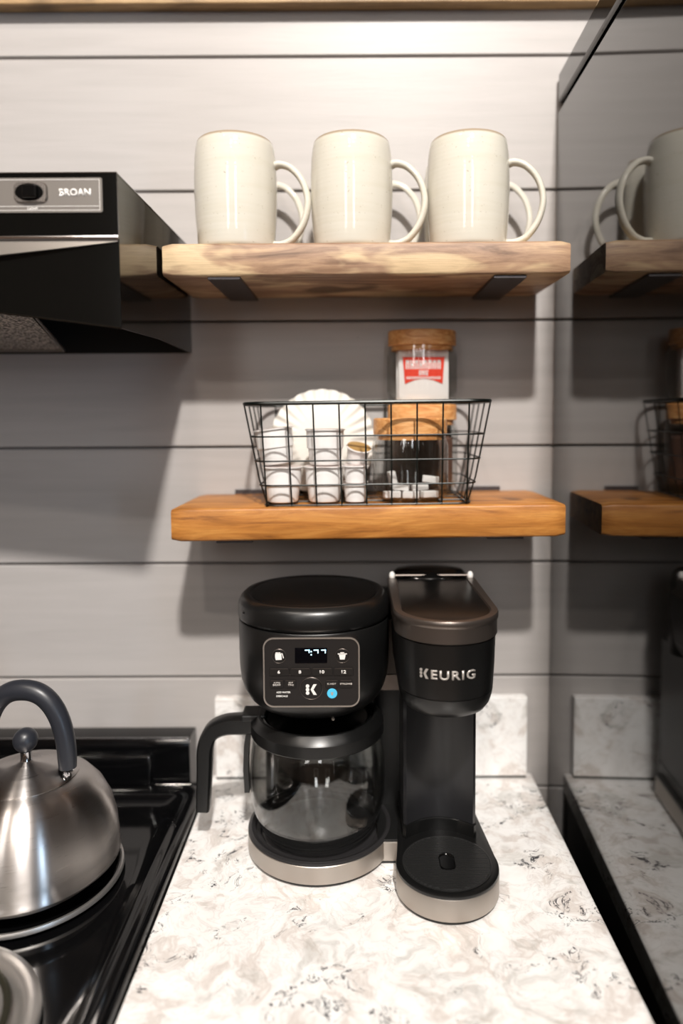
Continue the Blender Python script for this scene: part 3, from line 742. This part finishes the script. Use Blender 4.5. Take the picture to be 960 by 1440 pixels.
# carafe pictogram and pod pictogram
b = NB(); yy = YP-.0012
def poly(bm, pts, y=None):
    y = YP-.0012 if y is None else y
    c = [(PX(a), PZ(c_)) for a, c_ in pts]
    return fix(loft(bm, [[(x, y, z) for x, z in c], [(x, y-.0002, z) for x, z in c]]))
poly(b, [(197, 200), (243, 200), (246, 248), (200, 250), (196, 225)]); poly(b, [(243, 197), (252, 200), (262, 235), (256, 237), (248, 208)]); poly(b, [(200, 192), (236, 192), (236, 198), (200, 198)])
obj('carafe_icon', b, M_white, pnl, smooth=False)
b = NB(); poly(b, [(664, 202), (733, 202), (733, 209), (664, 209)]); poly(b, [(673, 211), (724, 211), (716, 248), (681, 248)]); poly(b, [(684, 193), (712, 193), (712, 199), (684, 199)])
obj('pod_icon', b, M_white, pnl, smooth=False)
for i, (u0, u1, t_) in enumerate(((150, 300, '6'), (306, 460, '8'), (468, 626, '10'), (632, 782, '12'))):
    pbox('size_button', u0, u1, 316, 370, M_button, .0012, .0018)
    b = NB(); box(b, PX(u0+10), PX(u1-10), YP-.0014, YP-.0011, PZ(319), PZ(316)); obj('button_edge', b, M_gun, pnl, smooth=False)
    cx_ = (222, 380, 546, 709)[i]
    mtext('lettering', t_, M_white, pnl, (PX(cx_), YP-.0012, PZ(342)), h=.0037, w=.0030 if i < 2 else .0052, bold=.035)
for u0, u1 in ((155, 257), (264, 350), (572, 668), (675, 772)):
    pbox('option_button', u0, u1, 408, 464, M_button, .0012, .0018)
    b = NB(); box(b, PX(u0+6), PX(u1-6), YP-.0014, YP-.0011, PZ(410), PZ(407)); obj('button_edge', b, M_gun, pnl, smooth=False)
for t_, u, v, w_ in (('AUTO', 206, 424, 52), ('BREW', 206, 441, 60), ('SET', 311, 424, 34), ('TIME', 311, 441, 44), ('K-HOT', 618, 434, 66), ('STRONG', 725, 434, 92)):
    mtext('lettering', t_, M_logo, pnl, (PX(u), YP-.0012, PZ(v)), w=w_/5.333*.000782, h=.0019, bold=.03)
for t_, v, w_ in (('ADD WATER', 500, 108), ('DESCALE', 529, 86)):
    mtext('lettering', t_, M_white, pnl, (PX(200+w_/2), YP, PZ(v)), w=w_/5.333*.000782, h=.0020, bold=.03)
disc('brew_button', 464, 470, .0118, M_button, .0014); ringlet('button_rim', 464, 470, .0123, M_gun, .0004)
def klogo(bm, place, w_, h_, d=.0002, rd=.15):
    """three stacked dots beside a chevron; place(x, z, depth) -> 3D point, in a w x h box centred on 0"""
    r = h_*rd
    for k in (-1, 0, 1):
        fix(loft(bm, [[place(-w_*.5+r+r*cos(2*pi*i/14), k*h_*.325+r*sin(2*pi*i/14), q) for i in range(14)] for q in (0, d)]))
    a = [(-.06, 0), (.20, .5), (.5, .5), (.20, 0), (.5, -.5), (.20, -.5)]
    fix(loft(bm, [[place(x*w_, z*h_, q) for x, z in a] for q in (0, d)]))
b = NB(); klogo(b, lambda x, z, q: (PX(464)+x, YP-.0014-q, PZ(476)+z), .0122, .0120, .0002, .17); obj('brew_logo', b, M_white, pnl, smooth=False)
disc('blue_light', 620, 510, .0056, M_led, .0008)
b = NB(); poly(b, [(608, 498), (632, 498), (632, 501), (608, 501)], YP-.0008); poly(b, [(611, 503), (629, 503), (626, 522), (614, 522)], YP-.0008); obj('pod_icon', b, M_logo, pnl, smooth=False)

# single-serve head
def stad(hw, yf, yb, z, hwb=None, n=28, cx=SX-.003):
    """front semicircle of half width hw, straight sides back to yb"""
    hwb = hwb or hw; cy = yf+hw; out = [(cx+hwb, yb, z)]
    out = []
    for i in range(n+1):
        a = -pi*i/n; out.append((cx+hw*cos(a), cy+hw*sin(a), z))
    out += [(cx-hwb, yb, z), (cx+hwb, yb, z)]
    return out
def sl(rows): return fix(loft(NB(), [stad(*r) for r in rows]))
sh = obj('pod_head', sl([(.038, -.309, -.10, .2205, .038), (.044, -.315, -.10, .2235), (.0485, -.3195, -.10, .2300), (.0508, -.3220, -.10, .2380), (.0515, -.3228, -.10, .2430), (.0505, -.3218, -.10, .2434), (.0515, -.3230, -.10, .2440), (.0530, -.3245, -.10, .2700), (.0540, -.3255, -.10, .3020), (.0520, -.3240, -.10, .3030)]), M_blackplastic, cm, sharp=50)
obj('head_band', sl([(.0545, -.3262, -.105, .3035), (.0558, -.3275, -.105, .3045), (.0556, -.3272, -.12, .3120), (.0556, -.3272, -.128, .3200), (.0568, -.3285, -.129, .3215), (.0570, -.3287, -.129, .3262), (.0560, -.3277, -.129, .3278), (.0492, -.3210, -.129, .3280, .0455), (.0482, -.3200, -.129, .3262, .0445)]), M_gun, cm, sharp=40)
obj('head_top', sl([(.0478, -.3195, -.130, .3240, .0440), (.0476, -.3193, -.130, .3268, .0438), (.0460, -.3175, -.131, .3274, .0420)]), M_lidtop, cm, sharp=40)
b = fix(loft(NB(), [[(SX-.003+hx_*cos(t), -.100+ry*sin(t), z) for t in [2*pi*i/48 for i in range(48)]] for hx_, ry, z in ((.053, .038, .2205), (.053, .038, .312), (.050, .035, .3270), (.044, .028, .3330), (.030, .018, .3350))])); obj('rear_dome', b, M_gloss, cm, sharp=50)
b = tube([(SX-.003-.0465, -.1275, .3310), (SX-.003+.0465, -.1275, .3310)], .0016, 8); obj('hinge_bar', b, M_gun, cm)
for s in (-1, 1):
    x = SX-.003+s*.0505
    b = NB(); bmesh.ops.create_uvsphere(b, u_segments=16, v_segments=10, radius=.0040, matrix=Matrix.Translation((x, -.1270, .3305)) @ Matrix.Diagonal((1, 1, 1.4, 1))); obj('hinge_cap', b, M_white, cm)  # white colour paints the bright highlight onto each hinge cap
# logo on the curved front
R_ = .0528; cyl = (SX-.003, -.3245+.0530)
def onto(x, z, q):
    a = (x)/R_; r = R_+.0006+q; return (cyl[0]+r*sin(a), cyl[1]-r*cos(a), .2715+z)
LX = -.0035
b = text_bm('EURIG', w=.0470, h=.0098, bold=.022, depth=.0004, track=1.16)
bmesh.ops.subdivide_edges(b, edges=[e for e in b.edges if abs(e.verts[0].co.x-e.verts[1].co.x) > .003], cuts=2)
for v in b.verts: v.co = Vector(onto(v.co.x+.0058+LX, v.co.z, -v.co.y))
klogo(b, lambda x, z, q: onto(x-.0252+LX, z, q), .0098, .0104, .0004)
obj('brand_lettering', b, M_logo, sh, smooth=False)
# column with hollow front
def colring(z, hw=.0430, yf=-.219, sag=.018, yb=-.050, cx=SX-.0020):
    out = []
    for i in range(17):
        u = -1+2*i/16; out.append((cx+u*(hw-.0035), yf+sag*(1-u*u), z))
    out += [(cx+hw, yf+.004, z), (cx+hw, yb, z), (cx-hw, yb, z), (cx-hw, yf+.004, z)]
    return out
b = NB(); fix(loft(b, [colring(.0500), colring(.2250)])); obj('column', b, mat('column_satin', S(34, 34, 36), .30), cm, sharp=40)
b = NB(); fix(loft(b, [colring(.0300, .0440, -.2205), colring(.0488, .0440, -.2205), colring(.0495, .0432, -.2195)])); obj('column_foot', b, M_blackplastic, cm, sharp=40)
# single-serve base
def basering(z, ins=0, cx=SX+.0008):
    hw = .0578-ins; out = []
    for i in range(37):
        a = radians(12)-radians(204)*i/36; out.append((cx+hw*cos(a), SY+hw*sin(a), z))
    out += [(cx-.0470+ins, -.150, z), (cx-.0470+ins, -.06, z), (cx+.0480-ins, -.06, z), (cx+.0480-ins, -.150, z)]
    return out
L = lambda rows: fix(loft(NB(), [basering(z, i_) for z, i_ in rows]))
obj('tray_foot', L([(.0002, .0045), (.0012, .003), (.0050, .003)]), M_softblack, cm)
obj('tray_band', L([(.0052, .0006), (.0056, 0), (.0290, 0), (.0296, .0004)]), M_silver, cm, sharp=50)
obj('tray_deck', L([(.0297, .0004), (.0306, 0), (.0328, .0004), (.0338, .0022), (.0338, .0080)]), M_blackplastic, cm, sharp=50)
GX = SX+.0006
b = NB()
fix(loft(b, [circ(GX, SY, r, z, 72) for r, z in ((.0500, .0338), (.0503, .0346), (.0492, .0348), (.0480, .0343))]))
# ribs across the grate, leaving the drain slot open
for k in range(-15, 16):
    y = k*.00305; hw = sqrt(max(0, .0478**2-y*y))
    if hw < .005: continue
    segs = [(-hw, hw)] if abs(y) > .0125 else [(-hw, -.0085), (.0085, hw)]
    for a, c in segs: box(b, GX+a, GX+c, SY+y-.0010, SY+y+.0010, .0342, .0352)
dg = obj('drip_grate', b, mat('grate_black', S(34, 34, 34), .35), cm, smooth=False)
b = NB(); st = []
for cy_, a0 in ((.0060, 0), (-.0060, 180)):
    for i in range(13): a = radians(a0+180*i/12); st.append((.0080*cos(a), cy_+.0080*sin(a)))
fix(loft(b, [[(GX+x*f, SY+y*f, z) for x, y in st] for f, z in ((1.12, .0342), (1.12, .0356), (1.0, .0358), (.93, .0346))])); obj('drain_slot', b, M_gloss, dg)

# ------------------------------------------------------------------ carafe
cf = thing('carafe', (AX, AY, .0212), 'empty glass coffee carafe with black lid and handle on the warming plate', 'carafe')
outp = [(.030, .0216), (.058, .0216), (.0655, .0250), (.0730, .0360), (.0795, .0520), (.0828, .0700), (.0838, .0950), (.0825, .1200), (.0795, .1400), (.0765, .1500)]
innp = [(r-.0018, z+.001) for r, z in outp]; innp[0] = (.028, .0238); innp[1] = (.057, .0238)
fix_ = NB(); loft(fix_, [circ(AX, AY, r, z, 96) for r, z in outp+innp[::-1]], True, True)
obj('glass_body', fix(fix_), M_glass, cf, sharp=60)
obj('collar', lathe([(.0775, .1480), (.0812, .1485), (.0822, .1500), (.0820, .1630), (.0806, .1652), (.0735, .1722), (.0712, .1726), (.0700, .1715), (.0690, .1650)], AX, AY, 96, cap0=True), M_blackplastic, cf, sharp=20)
obj('lid', lathe([(.0685, .1650), (.0690, .1695), (.0670, .1708), (.0640, .1690), (.0620, .1660), (.030, .1655)], AX, AY, 80), M_gloss, cf, sharp=50)
# handle: swept flat bar
hc = curved([(-.1220, AY, .1575), (-.1400, AY, .1560), (-.1620, AY, .1545), (-.1790, AY, .1460), (-.1868, AY, .1280), (-.1885, AY, .1020), (-.1900, AY, .0750), (-.1915, AY, .0460)], 6)
nn = len(hc); rr_ = [.0110-.0030*(i/(nn-1)) for i in range(nn)]
b = NB(); rings = []
for i, p in enumerate(hc):
    t = (hc[min(i+1, nn-1)]-hc[max(i-1, 0)]).normalized(); nv = Vector((0, 1, 0)).cross(t).normalized(); hw = rr_[i]; hy = .0135-.004*i/nn; ch = .0028
    rings.append([p+nv*a*hw+Vector((0, 1, 0))*c*hy for a, c in ((1, .75), (1, -.75), (.75, -1), (-.75, -1), (-1, -.75), (-1, .75), (-.75, 1), (.75, 1))])
obj('handle', fix(loft(b, rings)), M_blackplastic, cf, sharp=50)
b = NB(); box(b, -.1400, -.1100, AY-.016, AY+.016, .1640, .1725, bev=.002); obj('lid_lever', b, M_softblack, cf)
b = NB(); fix(loft(b, [[(x, y, z) for x, y in ((-.1325-d_, AY-.007), (-.1385-d_, AY-.007), (-.1385-d_, AY+.007), (-.1325-d_, AY+.007))] for z, d_ in ((.0700, .0), (.100, .0015), (.1300, .0), (.1480, -.003))])); obj('handle_clip', b, M_blackplastic, cf)
